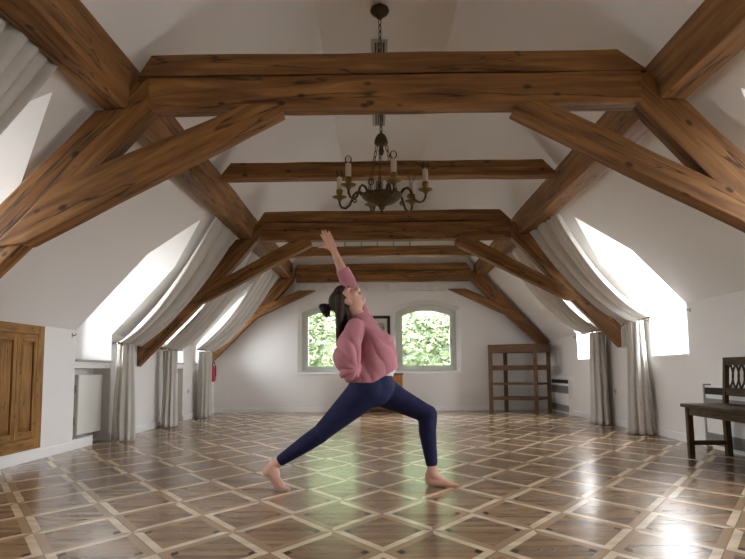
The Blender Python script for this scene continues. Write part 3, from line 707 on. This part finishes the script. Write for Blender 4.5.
# ------------------------------------------------------------------ chandelier
def chandelier():
    C = Vector((.052, 5.55, 0)); R, zp = .395, 2.345
    t = thing('chandelier', 'brass chandelier with six unlit candle bulbs hanging on a chain', 'chandelier', (C.x, C.y, ZR))
    B = lambda mb, n, m_, p=t: mb.build(n, m_, p, smooth=True)
    m = MB(); m.lathe((C.x, C.y, ZR), [(.02, -.15), (.03, -.135), (.075, -.10), (.088, -.075), (.08, -.05), (.05, -.028), (.02, -.015), (.012, 0)]); B(m, 'ceiling_rose', M['brass'])
    def chain(mb, a, b, ln, w, r):
        a, b = Vector(a), Vector(b); d = b-a; n = max(1, int(d.length/(ln*.78))); d.normalize(); sd = d.orthogonal().normalized(); s2 = d.cross(sd)
        st = (Vector(b)-Vector(a)).length/n
        for i in range(n):
            c = a+d*st*(i+.5); q = sd if i % 2 else s2
            mb.tube([c+d*ln/2*math.cos(k*PI/5)+q*w/2*math.sin(k*PI/5) for k in range(10)], r, 5, True)
    m = MB(); chain(m, (C.x, C.y, ZR-.15), (C.x, C.y, 2.91), .075, .028, .0045); B(m, 'chain', M['brass'])
    m = MB(); m.lathe((C.x, C.y, 0), [(.01, 2.70), (.02, 2.715), (.026, 2.74), (.018, 2.765), (.022, 2.79), (.056, 2.80), (.062, 2.815), (.056, 2.85), (.035, 2.89), (.012, 2.905), (.008, 2.925)]); B(m, 'canopy', M['brass'])
    for k in range(3):
        a = .4+k*2*PI/3; q = Vector((math.cos(a), math.sin(a), 0)); m = MB(); chain(m, C+q*.05+Vector((0, 0, 2.80)), C+q*.15+Vector((0, 0, 2.36)), .06, .026, .004); B(m, 'chain', M['brass'])
    m = MB(); m.lathe((C.x, C.y, 0), [(.006, 2.160), (.018, 2.168), (.020, 2.188), (.008, 2.20), (.024, 2.212), (.028, 2.232), (.05, 2.246), (.11, 2.268), (.150, 2.296), (.172, 2.322), (.182, 2.330), (.186, 2.340), (.172, 2.340), (.14, 2.315), (.05, 2.29), (.01, 2.285)], 28); B(m, 'bowl', M['brass'])
    for k in range(6):
        a = -1.321+k*PI/3; q = Vector((math.cos(a), math.sin(a), 0)); z = Vector((0, 0, 1))
        P = lambda r, h: C+q*r+z*h
        m = MB()
        ctl = [(.160, 2.320), (.20, 2.375), (.235, 2.385), (.262, 2.36), (.275, 2.32), (.30, 2.27), (.335, 2.245), (.375, 2.255), (.395, 2.29), (.395, 2.335)]
        m.tube([P(*c) for c in ctl], [.012, .012, .011, .011, .012, .011, .010, .010, .010, .011], 8)
        m.tube([P(.275, 2.32), P(.25, 2.29), P(.235, 2.30), P(.24, 2.32), P(.255, 2.32)], .007, 6)
        arm = B(m, 'arm', M['brass'])
        e = P(R, zp); m = MB(); m.lathe(e, [(.008, -.028), (.022, -.020), (.024, -.008), (.050, -.002), (.066, .008), (.067, .012), (.055, .007), (.02, .004), (.02, .03), (.03, .04), (.032, .075), (.026, .075)], 16); B(m, 'drip_pan', M['brightbrass'], arm)
        m = MB(); m.lathe(e, [(.0245, .07), (.0245, .185), (.022, .19), (.012, .192)], 14); B(m, 'candle_sleeve', M['candle'], arm)
        m = MB(); m.lathe(e, [(.012, .19), (.016, .197), (.027, .212), (.031, .228), (.028, .245), (.018, .26), (.006, .266)], 14); B(m, 'bulb', M['bulb'], arm)
chandelier()

# ------------------------------------------------------------------ the woman
def cone_sphere(mb, a, b, ra, rb, n=18, sy=1.):
    a, b = Vector(a), Vector(b); d = b-a; L = d.length
    d = d/L if L > 1e-6 else Vector((0, 0, 1)); x = d.orthogonal().normalized(); y = d.cross(x)
    rings = []
    for i in range(1, 6): t = -PI/2+PI/2*i/6; rings.append((a+d*ra*math.sin(t), ra*math.cos(t)))
    rings.append((a, ra)); rings.append((b, rb))
    for i in range(1, 6): t = PI/2*i/6; rings.append((b+d*rb*math.sin(t), rb*math.cos(t)))
    V = [a-d*ra]; F = []
    for c, r in rings:
        for k in range(n): V.append(c+(x*math.cos(2*PI*k/n)+y*math.sin(2*PI*k/n))*r)
    V.append(b+d*rb); m = len(rings)
    for k in range(n): F.append((0, 1+(k+1) % n, 1+k)); F.append((len(V)-1, 1+(m-1)*n+k, 1+(m-1)*n+(k+1) % n))
    for i in range(m-1):
        for k in range(n): F.append((1+i*n+k, 1+i*n+(k+1) % n, 1+(i+1)*n+(k+1) % n, 1+(i+1)*n+k))
    mb.add(V, F)
def ell(mb, c, r, axes=None, n=20):
    c = Vector(c); A = axes or (Vector((1, 0, 0)), Vector((0, 1, 0)), Vector((0, 0, 1))); V, F = [], []; m = n//2
    V.append(c-A[2]*r[2])
    for i in range(1, m):
        t = -PI/2+PI*i/m
        for k in range(n): a = 2*PI*k/n; V.append(c+A[0]*r[0]*math.cos(t)*math.cos(a)+A[1]*r[1]*math.cos(t)*math.sin(a)+A[2]*r[2]*math.sin(t))
    V.append(c+A[2]*r[2])
    for k in range(n): F.append((0, 1+(k+1) % n, 1+k)); F.append((len(V)-1, 1+(m-2)*n+k, 1+(m-2)*n+(k+1) % n))
    for i in range(m-2):
        for k in range(n): F.append((1+i*n+k, 1+i*n+(k+1) % n, 1+(i+1)*n+(k+1) % n, 1+(i+1)*n+k))
    mb.add(V, F)
def chain_limb(mb, pts):
    for (a, ra), (b, rb) in zip(pts, pts[1:]): cone_sphere(mb, a, b, ra, rb)
def blob(mb, name, m_, parent, voxel, smooth=4, fac=.5, post=None):
    """fuse the overlapping shapes into one continuous surface"""
    o = mb.build('tmp', m_, parent)
    md = o.modifiers.new('r', 'REMESH'); md.mode = 'VOXEL'; md.voxel_size = voxel
    if smooth:
        ms = o.modifiers.new('s', 'SMOOTH'); ms.iterations = smooth; ms.factor = fac
    dg = bpy.context.evaluated_depsgraph_get(); dg.update()
    me = bpy.data.meshes.new_from_object(o.evaluated_get(dg)); me.name = name
    bpy.data.objects.remove(o)
    if post: post(me)
    me.materials.clear(); me.materials.append(m_)
    me.polygons.foreach_set('use_smooth', [True]*len(me.polygons))
    r = bpy.data.objects.new(name, me); COL.objects.link(r); r.parent = parent
    return r
def person():
    O = Vector((-.03, 4.45, 0))
    # body first: it is the thing itself
    RH, RK, RA = Vector((-.07, 4.375, .665)), Vector((-.392, 4.36, .373)), Vector((-.715, 4.42, .160))
    LH, LK, LA = Vector((0, 4.53, .662)), Vector((.345, 4.50, .487)), Vector((.368, 4.485, .085))
    b = MB()
    g = -.012
    legs = [([(RH, .125), (RH.lerp(RK, .45), .094), (RK, .060)], [(RK, .060), (RK.lerp(RA, .3), .055), (RK.lerp(RA, .78), .039), (RA, .034)]),
            ([(LH, .118), (LH.lerp(LK, .5), .083), (LK, .064)], [(LK, .064), (LK.lerp(LA, .3)+Vector((-.012, 0, 0)), .058), (LK.lerp(LA, .78), .041), (LA, .036)])]
    for th, sh in legs:
        chain_limb(b, [(p, r+g) for p, r in th]); chain_limb(b, [(p, r+(g*.5 if i < 3 else 0)) for i, (p, r) in enumerate(sh)])
    cone_sphere(b, (-.03, 4.45, .69), (.01, 4.45, .82), .125, .105)
    chain_limb(b, [((.01, 4.45, .82), .105), ((-.02, 4.45, .97), .092), ((-.085, 4.45, 1.08), .066), ((-.118, 4.45, 1.155), .048)])
    for s in (-1, 1): cone_sphere(b, (-.08, 4.45, 1.09), (-.125-.02*(s < 0), 4.45+s*.12, 1.11+.03*s), .054, .046)
    chain_limb(b, [((-.115, 4.45, 1.15), .048), ((-.155, 4.45, 1.215), .047), ((-.185, 4.45, 1.255), .052)])
    # head
    n = Vector((.50, 0, .866)); h = Vector((-.866, 0, .50)); sd = Vector((0, 1, 0)); C = Vector((-.205, 4.45, 1.283)); ax = (sd, n, h)
    at = lambda a, c, d: C+sd*a+n*c+h*d
    ell(b, at(0, -.012, .03), (.074, .092, .085), ax); ell(b, at(0, .012, -.035), (.060, .075, .078), ax)
    ell(b, at(0, .055, -.088), (.030, .026, .024), ax)                                     # chin
    cone_sphere(b, at(0, .078, .018), at(0, .103, -.022), .011, .016, 12)                 # nose
    for s in (-1, 1): cone_sphere(b, at(s*.009, .092, -.026), at(s*.011, .092, -.027), .011, .011, 10)
    cone_sphere(b, at(-.022, .083, -.054), at(.022, .083, -.054), .009, .009, 10); cone_sphere(b, at(-.018, .080, -.064), at(.018, .080, -.064), .009, .009, 10)
    for s in (-1, 1):
        cone_sphere(b, at(s*.012, .078, .036), at(s*.045, .066, .036), .012, .010, 10)     # brow
        ell(b, at(s*.040, .062, -.022), (.024, .022, .022), ax)                            # cheek
        ell(b, at(s*.074, -.012, -.014), (.012, .020, .033), ax); ell(b, at(s*.079, -.020, -.004), (.008, .014, .022), ax)   # ear
    # raised left arm
    LS, LE, LW = Vector((-.115, 4.57, 1.16)), Vector((-.212, 4.585, 1.43)), Vector((-.308, 4.56, 1.660))
    chain_limb(b, [(LS, .058), (LS.lerp(LE, .5), .047), (LE, .040)]); chain_limb(b, [(LE, .041), (LE.lerp(LW, .3), .040), (LE.lerp(LW, .8), .027), (LW, .025)])
    def hand(W, pd, pn, sz, curl):
        """W wrist, pd finger direction, pn palm normal, thumb on the side tv"""
        pd, pn = pd.normalized(), pn.normalized(); tv = pn.cross(pd).normalized()
        base = W+pd*.075*sz
        for j in range(4):
            f = -1.5+j; k0 = W+pd*.015*sz+tv*f*.010*sz; k1 = base+tv*f*.0175*sz+pd*(.006 if abs(f) < 1 else 0)*sz
            cone_sphere(b, k0, k1, .016*sz, .0125*sz, 12)
            ln = (.066, .078, .074, .060)[3-j]*sz; p = k1; d = (pd+tv*f*.045)
            for q, fr in enumerate((.45, .30, .25)):
                d = (d+pn*curl*(.5+q*.4)).normalized(); p2 = p+d*ln*fr; cone_sphere(b, p, p2, (.0095-.0011*q)*sz, (.0088-.0011*q)*sz, 10); p = p2
        t0 = W+pd*.022*sz+tv*.014*sz; t1 = t0+(pd*.75+tv*.75+pn*.25).normalized()*.038*sz; t2 = t1+(pd*.45+tv*.9+pn*.2).normalized()*.028*sz; t3 = t2+(pd*.2+tv*.95+pn*.1).normalized()*.020*sz
        cone_sphere(b, t0, t1, .016*sz, .012*sz, 12); cone_sphere(b, t1, t2, .0115*sz, .010*sz, 10); cone_sphere(b, t2, t3, .0098*sz, .0075*sz, 10)
    hand(LW, Vector((-.44, -.02, .88)), Vector((0, -1, 0)), 1.02, .10)
    # right arm, hand tucked behind the back
    RS, RE, RW = Vector((-.145, 4.32, 1.085)), Vector((-.215, 4.285, .865)), Vector((-.175, 4.40, .765))
    chain_limb(b, [(RS, .058), (RS.lerp(RE, .5), .046), (RE, .040)]); chain_limb(b, [(RE, .041), (RE.lerp(RW, .35), .038), (RW, .026)])
    hand(RW, Vector((.25, .85, -.15)), Vector((.9, -.2, 0)), .95, .25)
    # front foot (left) flat on the floor
    for s, (tx, ty) in enumerate(((.485, 4.448), (.478, 4.47), (.467, 4.49), (.455, 4.508), (.442, 4.523))):
        bl_ = Vector((tx, ty, .020)); cone_sphere(b, (.355, 4.492, .032), bl_, .030, .019)
        tip = bl_+Vector((.052-.006*s, -.012+.004*s, -.006)); cone_sphere(b, bl_, tip, .014-.001*s, .0115-.001*s, 10)
    cone_sphere(b, (.352, 4.495, .036), (.352, 4.493, .075), .034, .034); cone_sphere(b, LA, (.44, 4.482, .035), .036, .026); cone_sphere(b, LA+Vector((0, 0, .03)), LA, .036, .036)
    # back foot (right), heel up on the toes
    HE = Vector((-.755, 4.43, .112)); cone_sphere(b, RA, HE, .034, .032); cone_sphere(b, RA, (-.70, 4.415, .10), .034, .033)
    for s, (tx, ty) in enumerate(((-.618, 4.372), (-.632, 4.386), (-.648, 4.402), (-.664, 4.417), (-.680, 4.43))):
        bl_ = Vector((tx-.02, ty, .024)); cone_sphere(b, HE.lerp(RA, .4), bl_, .030, .018)
        tip = bl_+Vector((.040, -.018, -.011)); cone_sphere(b, bl_, tip, .0135-.001*s, .011-.001*s, 10)
    root = blob(b, 'person', M['skin'], None,   .0042, 2, .5)
    tag(root, 'barefoot woman in a pink blouse and navy leggings, lunging with one arm raised', 'person')
    # leggings
    m = MB()
    for th, sh in legs:
        chain_limb(m, th); chain_limb(m, [(p, r+.003) for p, r in sh[:3]]+[(sh[2][0].lerp(sh[3][0], .15), sh[2][1]+.002)])
    cone_sphere(m, (-.05, 4.45, .68), (.0, 4.45, .80), .130, .115); cone_sphere(m, (-.085, 4.37, .68), (-.08, 4.37, .70), .118, .112); cone_sphere(m, RH+Vector((.02, .03, .02)), LH, .12, .115)
    ell(m, (-.085, 4.39, .655), (.125, .11, .12)); ell(m, (.01, 4.45, .69), (.105, .15, .12))
    ell(m, (-.03, 4.45, .66), (.135, .17, .10)); ell(m, (-.04, 4.40, .64), (.125, .12, .10))
    blob(m, 'leggings', M['legging'], root, .007, 12)
    # undershirt
    m = MB(); chain_limb(m, [((.005, 4.45, .80), .113), ((.005, 4.45, .86), .112), ((-.015, 4.45, .95), .105)]); ell(m, (.015, 4.45, .79), (.103, .14, .06))
    blob(m, 'undershirt', M['undershirt'], root, .008, 4)
    # blouse
    m = MB()
    LO = [(.60, -.03, .165, .178), (.66, -.027, .163, .178), (.72, -.02, .160, .177), (.80, -.012, .152, .174), (.90, -.008, .140, .172), (.98, -.013, .124, .172), (1.03, -.032, .110, .170), (1.075, -.062, .090, .155), (1.11, -.092, .070, .125), (1.14, -.11, .056, .09), (1.165, -.122, .050, .062)]
    V = [(cx+rx*math.cos(2*PI*k/32), 4.45+ry*math.sin(2*PI*k/32), z) for z, cx, rx, ry in LO for k in range(32)]
    m.add(V, [(i*32+k, i*32+(k+1) % 32, (i+1)*32+(k+1) % 32, (i+1)*32+k) for i in range(len(LO)-1) for k in range(32)]+[list(range(32))[::-1], [(len(LO)-1)*32+k for k in range(32)]])
    cone_sphere(m, (-.070, 4.385, .66), (-.055, 4.40, .80), .156, .124)
    for s in (-1, 1):
        ell(m, (.030, 4.45+s*.065, .985), (.082, .075, .075)); cone_sphere(m, (-.09, 4.45+s*.07, 1.07), (-.135-.01*(s < 0), 4.45+s*.115, 1.10+.03*s), .075, .062)
    cone_sphere(m, (-.11, 4.45, 1.13), (-.128, 4.45, 1.16), .066, .056, 20)
    cone_sphere(m, (-.06, 4.47, 1.075), LS, .075, .078)
    chain_limb(m, [(LS, .078), (LS.lerp(LE, .45), .066), (LE+Vector((.005, 0, .0)), .056), (LE.lerp(LW, .42), .047)])
    chain_limb(m, [(Vector((-.150, 4.315, 1.085)), .062), (Vector((-.172, 4.285, 1.02)), .074), (Vector((-.193, 4.268, .94)), .086), (Vector((-.200, 4.268, .87)), .090), (Vector((-.187, 4.29, .80)), .074), (Vector((-.165, 4.36, .765)), .046)])
    def folds(me):
        bm = bmesh.new(); bm.from_mesh(me); P = wloc(root)
        for v in bm.verts:
            w = v.co+P
            nz = noise.noise(Vector((w.x*7, w.y*7, w.z*6)))
            if w.y < 4.37 and w.x < -.10:              # balloon sleeve: gathers running to the elbow crook and the cuff
                ax_, az_ = w.x+.13, w.z-.80
                th_ = math.atan2(az_, ax_)+.5*nz; r_ = math.hypot(ax_, az_); f_ = min(1, r_/.10)*min(1, max(.25, (1.15-w.z)/.2))
                d_ = (abs(math.sin(th_*5.0))**.7-.6)*.020*f_
            else:                                       # body: folds fanning out from the armpit down to the hem
                ax_, az_ = w.x+.10, w.z-1.09
                th_ = math.atan2(az_, ax_)+.25*nz; r_ = math.hypot(ax_, az_); f_ = min(1, max(0, r_-.05)/.2)
                d_ = (abs(math.sin(th_*6.5+w.y*6))**.7-.6)*.015*f_
            v.co += v.normal*(d_+nz*.004)
        # hem: open lower edge, higher at the front; open cuff on the raised arm
        def below(f):
            c = f.calc_center_median()+P
            return c.z < .714+.55*max(0, c.x+.03)
        dead = [f for f in bm.faces if below(f)]
        bmesh.ops.delete(bm, geom=dead, context='FACES')
        for _ in range(6):                              # even out the cut edge
            for v in [v for v in bm.verts if v.is_boundary]:
                nb = [e.other_vert(v).co for e in v.link_edges if e.is_boundary]
                if len(nb) == 2: v.co = v.co*.5+(nb[0]+nb[1])*.25
        cp = LE.lerp(LW, .40)-P; cn = (LW-LE).normalized()
        dead = [f for f in bm.faces if (f.calc_center_median()-cp).dot(cn) > 0 and (f.calc_center_median()+P).y > 4.5]
        bmesh.ops.delete(bm, geom=dead, context='FACES')
        bm.to_mesh(me); bm.free()
    bl_ = blob(m, 'blouse', M['blouse'], root, .0075, 6, .5, folds)
    md = bl_.modifiers.new('t', 'SOLIDIFY'); md.thickness = .004
    # hair: cap, long fall, bun
    m = MB()
    ell(m, at(0, -.030, .035), (.083, .088, .090), ax); ell(m, at(0, .018, .072), (.070, .060, .048), ax)
    for j in range(9):
        y = 4.45+(j-4)*.0185; e = abs(j-4)/4
        top = Vector((-.255-.012*(1-e), y, 1.285)); mid = Vector((-.262, 4.45+(j-4)*.021, 1.13)); low = Vector((-.272+.012*e, 4.45+(j-4)*.019-.02, .955+.02*random.random()))
        chain_limb(m, [(top, .034), (mid+Vector((.006*random.uniform(-1, 1), 0, 0)), .024), (mid.lerp(low, .6), .021), (low, .012)])
        if abs(j-4) > 2: continue
        top2 = Vector((-.240, y, 1.265)); chain_limb(m, [(top2, .030), (Vector((-.205, y, 1.16)), .026), (Vector((-.222, y, 1.03)), .012)])
    blob(m, 'hair', M['hair'], root, .006, 5)
    m = MB(); ell(m, (-.365, 4.45, 1.225), (.034, .045, .04)); ell(m, (-.385, 4.44, 1.24), (.022, .03, .022)); ell(m, (-.352, 4.45, 1.195), (.026, .03, .03)); cone_sphere(m, (-.35, 4.45, 1.23), (-.29, 4.45, 1.255), .022, .03)
    bun = blob(m, 'hair_bun', M['hair'], root, .005, 2)
    m = MB(); c0, dd = Vector((-.345, 4.45, 1.180)), Vector((.3, 0, 1)).normalized(); s1 = dd.orthogonal().normalized(); s2 = dd.cross(s1)
    m.tube([c0+(s1*math.cos(k*PI/6)+s2*math.sin(k*PI/6))*.020 for k in range(12)], .006, 6, True); o = m.build('hair_tie', M['hairtie'], bun, smooth=True)
    for s in (-1, 1):
        m = MB(); ell(m, at(s*.030, .070, .012), (.009, .006, .005), ax, 12); m.build('eye', M['eye'], root, smooth=True)
        m = MB(); m.tube([at(s*.012, .090, .036), at(s*.030, .087, .040), at(s*.048, .074, .036)], .004, 5); m.build('eyebrow', M['hair'], root, smooth=True)
    m = MB(); m.tube([at(-.022, .084, -.058), at(-.008, .092, -.056), at(.008, .092, -.056), at(.022, .084, -.058)], .0055, 6); m.build('lips', M['lips'], root, smooth=True)
person()

# ------------------------------------------------------------------ garden outside
g = MB(); g.box(-30, 30, -15, 60, -3.3, -3.2); tag(g.build('ground_outside', M['soil']), kind='structure')
def bush(c, r, n, m_, name, lab, gap):
    t = thing(name, lab, 'bush' if 'bush' in name else 'tree', (c[0], c[1], -3.2))
    m = MB(); rnd = random.Random(int(c[0]*100)+n)
    V, F = [], []
    for i in range(n):
        p = Vector((rnd.gauss(0, 1), rnd.gauss(0, 1), rnd.gauss(0, 1))).normalized()
        lump = 1+.22*noise.noise(p*2.3+Vector(c))+.12*noise.noise(p*6)
        p = p*lump*rnd.uniform(.78, 1.04)
        p = Vector(c)+Vector((p.x*r[0], p.y*r[1], p.z*r[2]))
        a = Vector((rnd.gauss(0, 1), rnd.gauss(0, 1), rnd.gauss(0, .6))).normalized(); bb = a.orthogonal().normalized(); bb = Matrix.Rotation(rnd.uniform(0, 6.3), 3, a) @ bb
        s = rnd.uniform(.05, .12); o = len(V)
        V += [p-a*s, p+bb*s*.45, p+a*s, p-bb*s*.45]; F.append((o, o+1, o+2, o+3))
    m.add(V, F); tag(m.build('leaves', m_, t, normals=False), kind='stuff')
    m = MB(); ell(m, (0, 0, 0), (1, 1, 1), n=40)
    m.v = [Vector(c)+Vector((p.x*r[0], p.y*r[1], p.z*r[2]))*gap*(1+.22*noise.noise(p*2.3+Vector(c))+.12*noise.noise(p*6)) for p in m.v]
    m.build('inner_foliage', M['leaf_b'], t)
    m = MB(); m.tube([(c[0], c[1], -3.2), (c[0]+.05, c[1], -1.5), (c[0], c[1], c[2])], [.12, .09, .04]); m.build('trunk', M['bark'], t, smooth=True)
bush((-2.2, 20.0, .2), (2.0, 1.3, 2.5), 13000, M['leaf_a'], 'garden_bush', 'light green leafy bush outside the arched window partly behind the woman', .8)
bush((2.0, 20.1, .1), (2.0, 1.3, 2.4), 13000, M['leaf_a'], 'garden_bush', 'light green leafy bush filling the arched window by the bookcase', .8)
bush((.0, 26.5, 2.6), (8.5, 2., 7.2), 20000, M['leaf_a'], 'garden_tree', 'broad tree behind the two bushes outside the arched windows', .8)

GROUPS = {'roof_truss': 'timber roof trusses', 'collar_beam': 'single collar beams', 'purlin': 'lengthwise purlins', 'curtain': 'linen curtains at the dormer windows', 'curtain_rod': 'brass curtain rods',
          'wall_hook': 'curtain hooks beside the windows', 'ceiling_vent': 'slotted vents along the ridge', 'wall_outlet': 'wall sockets', 'radiator': 'niche radiators', 'convector_heater': 'convector heaters', 'garden_bush': 'garden bushes'}
for o in sc.objects:
    if o.parent is None and o.get('category') and o.name.split('.')[0] in GROUPS: o['group'] = GROUPS[o.name.split('.')[0]]

# ------------------------------------------------------------------ sky, camera
W = bpy.data.worlds.new('sky'); sc.world = W; W.use_nodes = True; nt = W.node_tree; N = nt.nodes.new; L = nt.links.new
bg = nt.nodes['Background']
tc = N('ShaderNodeTexCoord'); sp = N('ShaderNodeSeparateXYZ'); L(tc.outputs['Generated'], sp.inputs[0])
rz = N('ShaderNodeValToRGB'); e = rz.color_ramp.elements
e[0].position = .46; e[0].color = (.40, .40, .39, 1); e[1].position = .54; e[1].color = (.93, .96, 1.0, 1)
k = e.new(1.); k.color = (.86, .92, 1.0, 1)
mr = N('ShaderNodeMapRange'); mr.inputs['From Min'].default_value = -1; mr.inputs['From Max'].default_value = 1; L(sp.outputs[2], mr.inputs['Value']); L(mr.outputs[0], rz.inputs['Fac'])
mx = N('ShaderNodeMapRange'); mx.inputs['From Min'].default_value = -1; mx.inputs['From Max'].default_value = 1
mx.inputs['To Min'].default_value = .85; mx.inputs['To Max'].default_value = 1.5; L(sp.outputs[0], mx.inputs['Value'])
ml = N('ShaderNodeMath'); ml.operation = 'MULTIPLY'; L(mx.outputs[0], ml.inputs[0]); ml.inputs[1].default_value = 7.0
L(rz.outputs['Color'], bg.inputs['Color']); L(ml.outputs[0], bg.inputs['Strength'])

cd = bpy.data.cameras.new('camera'); cam = bpy.data.objects.new('camera', cd); COL.objects.link(cam); sc.camera = cam
cd.sensor_width = 36; cd.sensor_fit = 'HORIZONTAL'; cd.lens = 640/745*36; cd.shift_y = 27.0/745; cd.clip_start = .05
f = Vector((-.00703294, .99514764, .09814133)).normalized(); r = Vector((.99992286, .00800338, -.00949805)).normalized(); u = Vector((.01023742, -.09806696, .99512716)).normalized()
mt = Matrix((r, u, -f)).transposed().to_4x4(); mt.translation = (0, 0, .8); cam.matrix_world = mt
vs_ = sc.view_settings; sc.display_settings.display_device = 'sRGB'
vs_.view_transform = 'Standard'; vs_.look = 'None'; vs_.gamma = 1; vs_.use_curve_mapping = False; vs_.exposure = 2.0
cy = sc.cycles; cy.use_denoising = True; cy.max_bounces = 14; cy.diffuse_bounces = 8; cy.glossy_bounces = 4; cy.transparent_max_bounces = 12; cy.sample_clamp_indirect = 8
cy.caustics_reflective = False; cy.caustics_refractive = False
